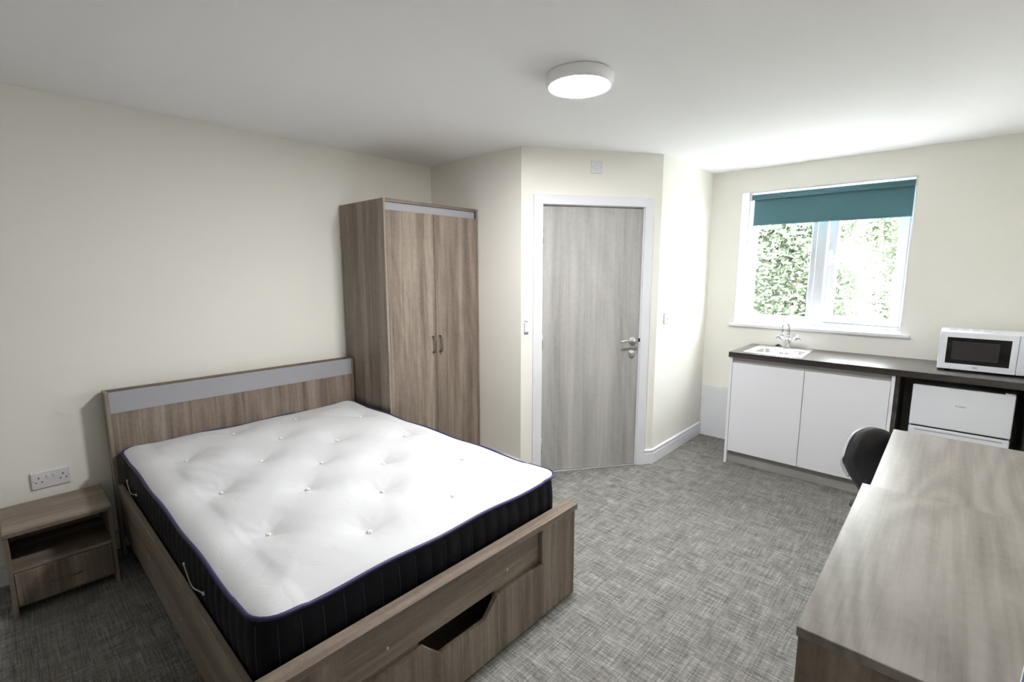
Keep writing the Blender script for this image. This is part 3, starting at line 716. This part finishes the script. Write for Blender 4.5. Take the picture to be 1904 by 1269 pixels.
for k in range(5):
    a = math.radians(72*k+24.8); c, s_ = math.cos(a), math.sin(a)
    ar = MB().tube([(.03*c, .03*s_, .095), (.14*c, .14*s_, .085), (.235*c, .235*s_, .066)], [.020, .017, .013], 10).build('base_arm', BLACK, oc)
    MB().tube([(.235*c-.012*s_, .235*s_+.012*c, .026), (.235*c+.012*s_, .235*s_-.012*c, .026)], .026, 18).build('castor', BLACK, ar)

# ------------------------------------------------------------------ ceiling light
LX, LY = 1.995, 1.56
la = thing('ceiling_light', 'round white flush ceiling light, switched on', 'ceiling light', (LX, LY, H))
MB().lathe([(0, -.001), (.146, -.001), (.149, -.006), (.149, -.034), (.143, -.048), (.136, -.050), (.132, -.048)], (LX, LY, H), 'z', 64).build('light_rim', RIM, la)
GLOW = emit('lit_diffuser', (1.0, .995, .985, 1), LAMP)
MB().lathe([(.1315, -.046), (.128, -.051), (.10, -.054), (0, -.056)], (LX, LY, H), 'z', 64).build('light_diffuser', GLOW, la)

# ------------------------------------------------------------------ wall fittings
def plate(parent, hw, hh, t, mat=PLAST, name='face_plate'):
    return MB().box(-hw, hw, -t, 0, -hh, hh, bev=.003, seg=2).build(name, mat, parent)
so = thing('double_socket', 'white double power socket above the bedside table', 'power socket', (.0005, -.183, .487), math.pi/2, local=True)
fp = plate(so, .073, .043, .009)
for sx in (-1, 1):
    B('rocker_switch', PLAST, fp, sx*.012-.0055, sx*.012+.0055, -.0125, -.008, .008, .024, bev=.001)
    for x, z, wx, wz in ((.045, .012, .0022, .0042), (.034, -.010, .0035, .0022), (.056, -.010, .0035, .0022)):
        B('pin_hole', BLACK, fp, sx*x-wx, sx*x+wx, -.0094, -.0080, z-wz, z+wz)
    MB().lathe([(0, -.0096), (.0028, -.0094), (.0030, -.008)], (sx*.0655, 0, 0), 'y', 10).build('screw', LGREY, fp)
p_ = Vector((X1, YB, 0))+dg*.552; nrm = Vector((dg.y, -dg.x, 0))
iso = thing('isolator_switch', 'white square isolator switch on the wall above the door', 'switch', (p_.x+nrm.x*.0005, p_.y+nrm.y*.0005, 2.266), ANG, local=True)
fp = plate(iso, .043, .043, .010)
B('rocker_switch', PLAST, fp, -.016, .016, -.0135, -.009, -.018, .018, bev=.002)
for sx in (-1, 1): MB().lathe([(0, -.0106), (.0028, -.0104), (.003, -.009)], (sx*.030, 0, 0), 'y', 10).build('screw', LGREY, fp)
p_ = Vector((X1, YB, 0))+dg*.038
hk = thing('wall_fitting', 'slim white vertical fitting on the wall left of the door', 'wall fitting', (p_.x+nrm.x*.0005, p_.y+nrm.y*.0005, 1.135), ANG, local=True)
MB().box(-.016, .016, -.022, 0, -.045, .030, bev=.006, seg=3).build('fitting_body', PLAST, hk)
MB().box(-.013, .013, -.026, 0, .030, .050, bev=.008, seg=3).build('fitting_cap', PLAST, hk)
ls = thing('light_switch', 'white light switch on the wall right of the door', 'switch', (X2+.0005, 3.338, 1.160), math.pi/2, local=True)
fp = plate(ls, .043, .043, .009)
B('rocker_switch', PLAST, fp, -.009, .009, -.013, -.008, -.014, .014, bev=.002)
for sx in (-1, 1): MB().lathe([(0, -.0096), (.0028, -.0094), (.003, -.008)], (sx*.030, 0, 0), 'y', 10).build('screw', LGREY, fp)

# ------------------------------------------------------------------ outside the window: ground and trees
g = B('ground', BOUNCE_GROUND, None, -14, 20, YO+.02, 34, -3.3, -3.2); tag(g, 'unseen pale ground below the window, whitened to bounce daylight', None, None, 'structure')  # out of view; its pale colour throws daylight up through the window
def tree(x, y, h, spread, nleaf, col, label, seed, low=.25):
    r = random.Random(seed)
    t = thing('tree', label, 'tree', (x, y, -3.2), r.uniform(0, 6), local=True, group='trees outside the window')
    m = MB(); tips = []
    tr = [(0, 0, 0)]
    for k in range(1, 9): tr.append((r.uniform(-.12, .12)*k*.5, r.uniform(-.12, .12)*k*.5, h*.9*k/8))
    m.tube(tr, [.13*(1-.85*k/8) for k in range(9)], 8)
    for b in range(26):
        f = r.uniform(low, 1.0); i = min(int(f*8), 7); base = Vector(tr[i]).lerp(Vector(tr[i+1]), f*8-i)
        a = r.uniform(0, 6.28); ln = spread*(1.15-.6*f)*r.uniform(.5, 1.0); pts = [base]
        d = Vector((math.cos(a), math.sin(a), r.uniform(.15, .8)))
        for k in range(4):
            d = (d+Vector((r.uniform(-.3, .3), r.uniform(-.3, .3), r.uniform(-.2, .15)))).normalized(); pts.append(pts[-1]+d*ln/4); tips.append((pts[-1], ln*.30))
        m.tube(pts, [.026, .020, .014, .008, .004], 5)
    m.build('trunk', BARK, t)
    vs, fs = [], []
    for k in range(nleaf):
        c, s_ = r.choice(tips); p = c+Vector((r.gauss(0, s_), r.gauss(0, s_), r.gauss(0, s_*.8)))
        q = Vector((r.gauss(0, 1), r.gauss(0, 1), r.gauss(0, 1))).normalized(); u = q.orthogonal().normalized(); sz = r.uniform(.034, .066)
        n0 = len(vs); vs += [p-q*sz, p+u*sz*.5+q.cross(u)*sz*.1, p+q*sz, p-u*sz*.5+q.cross(u)*sz*.1]; fs += [(n0, n0+1, n0+2), (n0, n0+2, n0+3)]
    me = bpy.data.meshes.new('foliage'); me.from_pydata(vs, [], fs); me.materials.append(leafmat('leaf_'+str(seed), col))
    o = bpy.data.objects.new('foliage', me); COL.objects.link(o); o.parent = t; tag(o, None, None, None, 'stuff')
tree(1.25, 8.9, 8.6, 1.75, 46000, (.190, .225, .168, 1), 'nearest leafy tree standing outside the window', 21, .36)
tree(1.95, 13.4, 9.0, 1.7, 40000, (.130, .160, .110, 1), 'leafy tree behind, seen through the right casement', 22, .36)
tree(-1.3, 18.0, 9.2, 2.0, 34000, (.130, .160, .112, 1), 'leafy tree behind, seen through the left pane', 23, .36)
tree(6.0, 7.4, 8.6, 2.1, 36000, (.100, .130, .086, 1), 'unseen tree added right of the window to shade the side wall', 25, .30)  # out of view; added to block sky light from the side wall
tree(-4.2, 8.8, 9.0, 1.8, 16000, (.100, .130, .086, 1), 'unseen tree added left of the window to cut desk glare', 26, .30)  # out of view; added to block sky towards desk and right wall
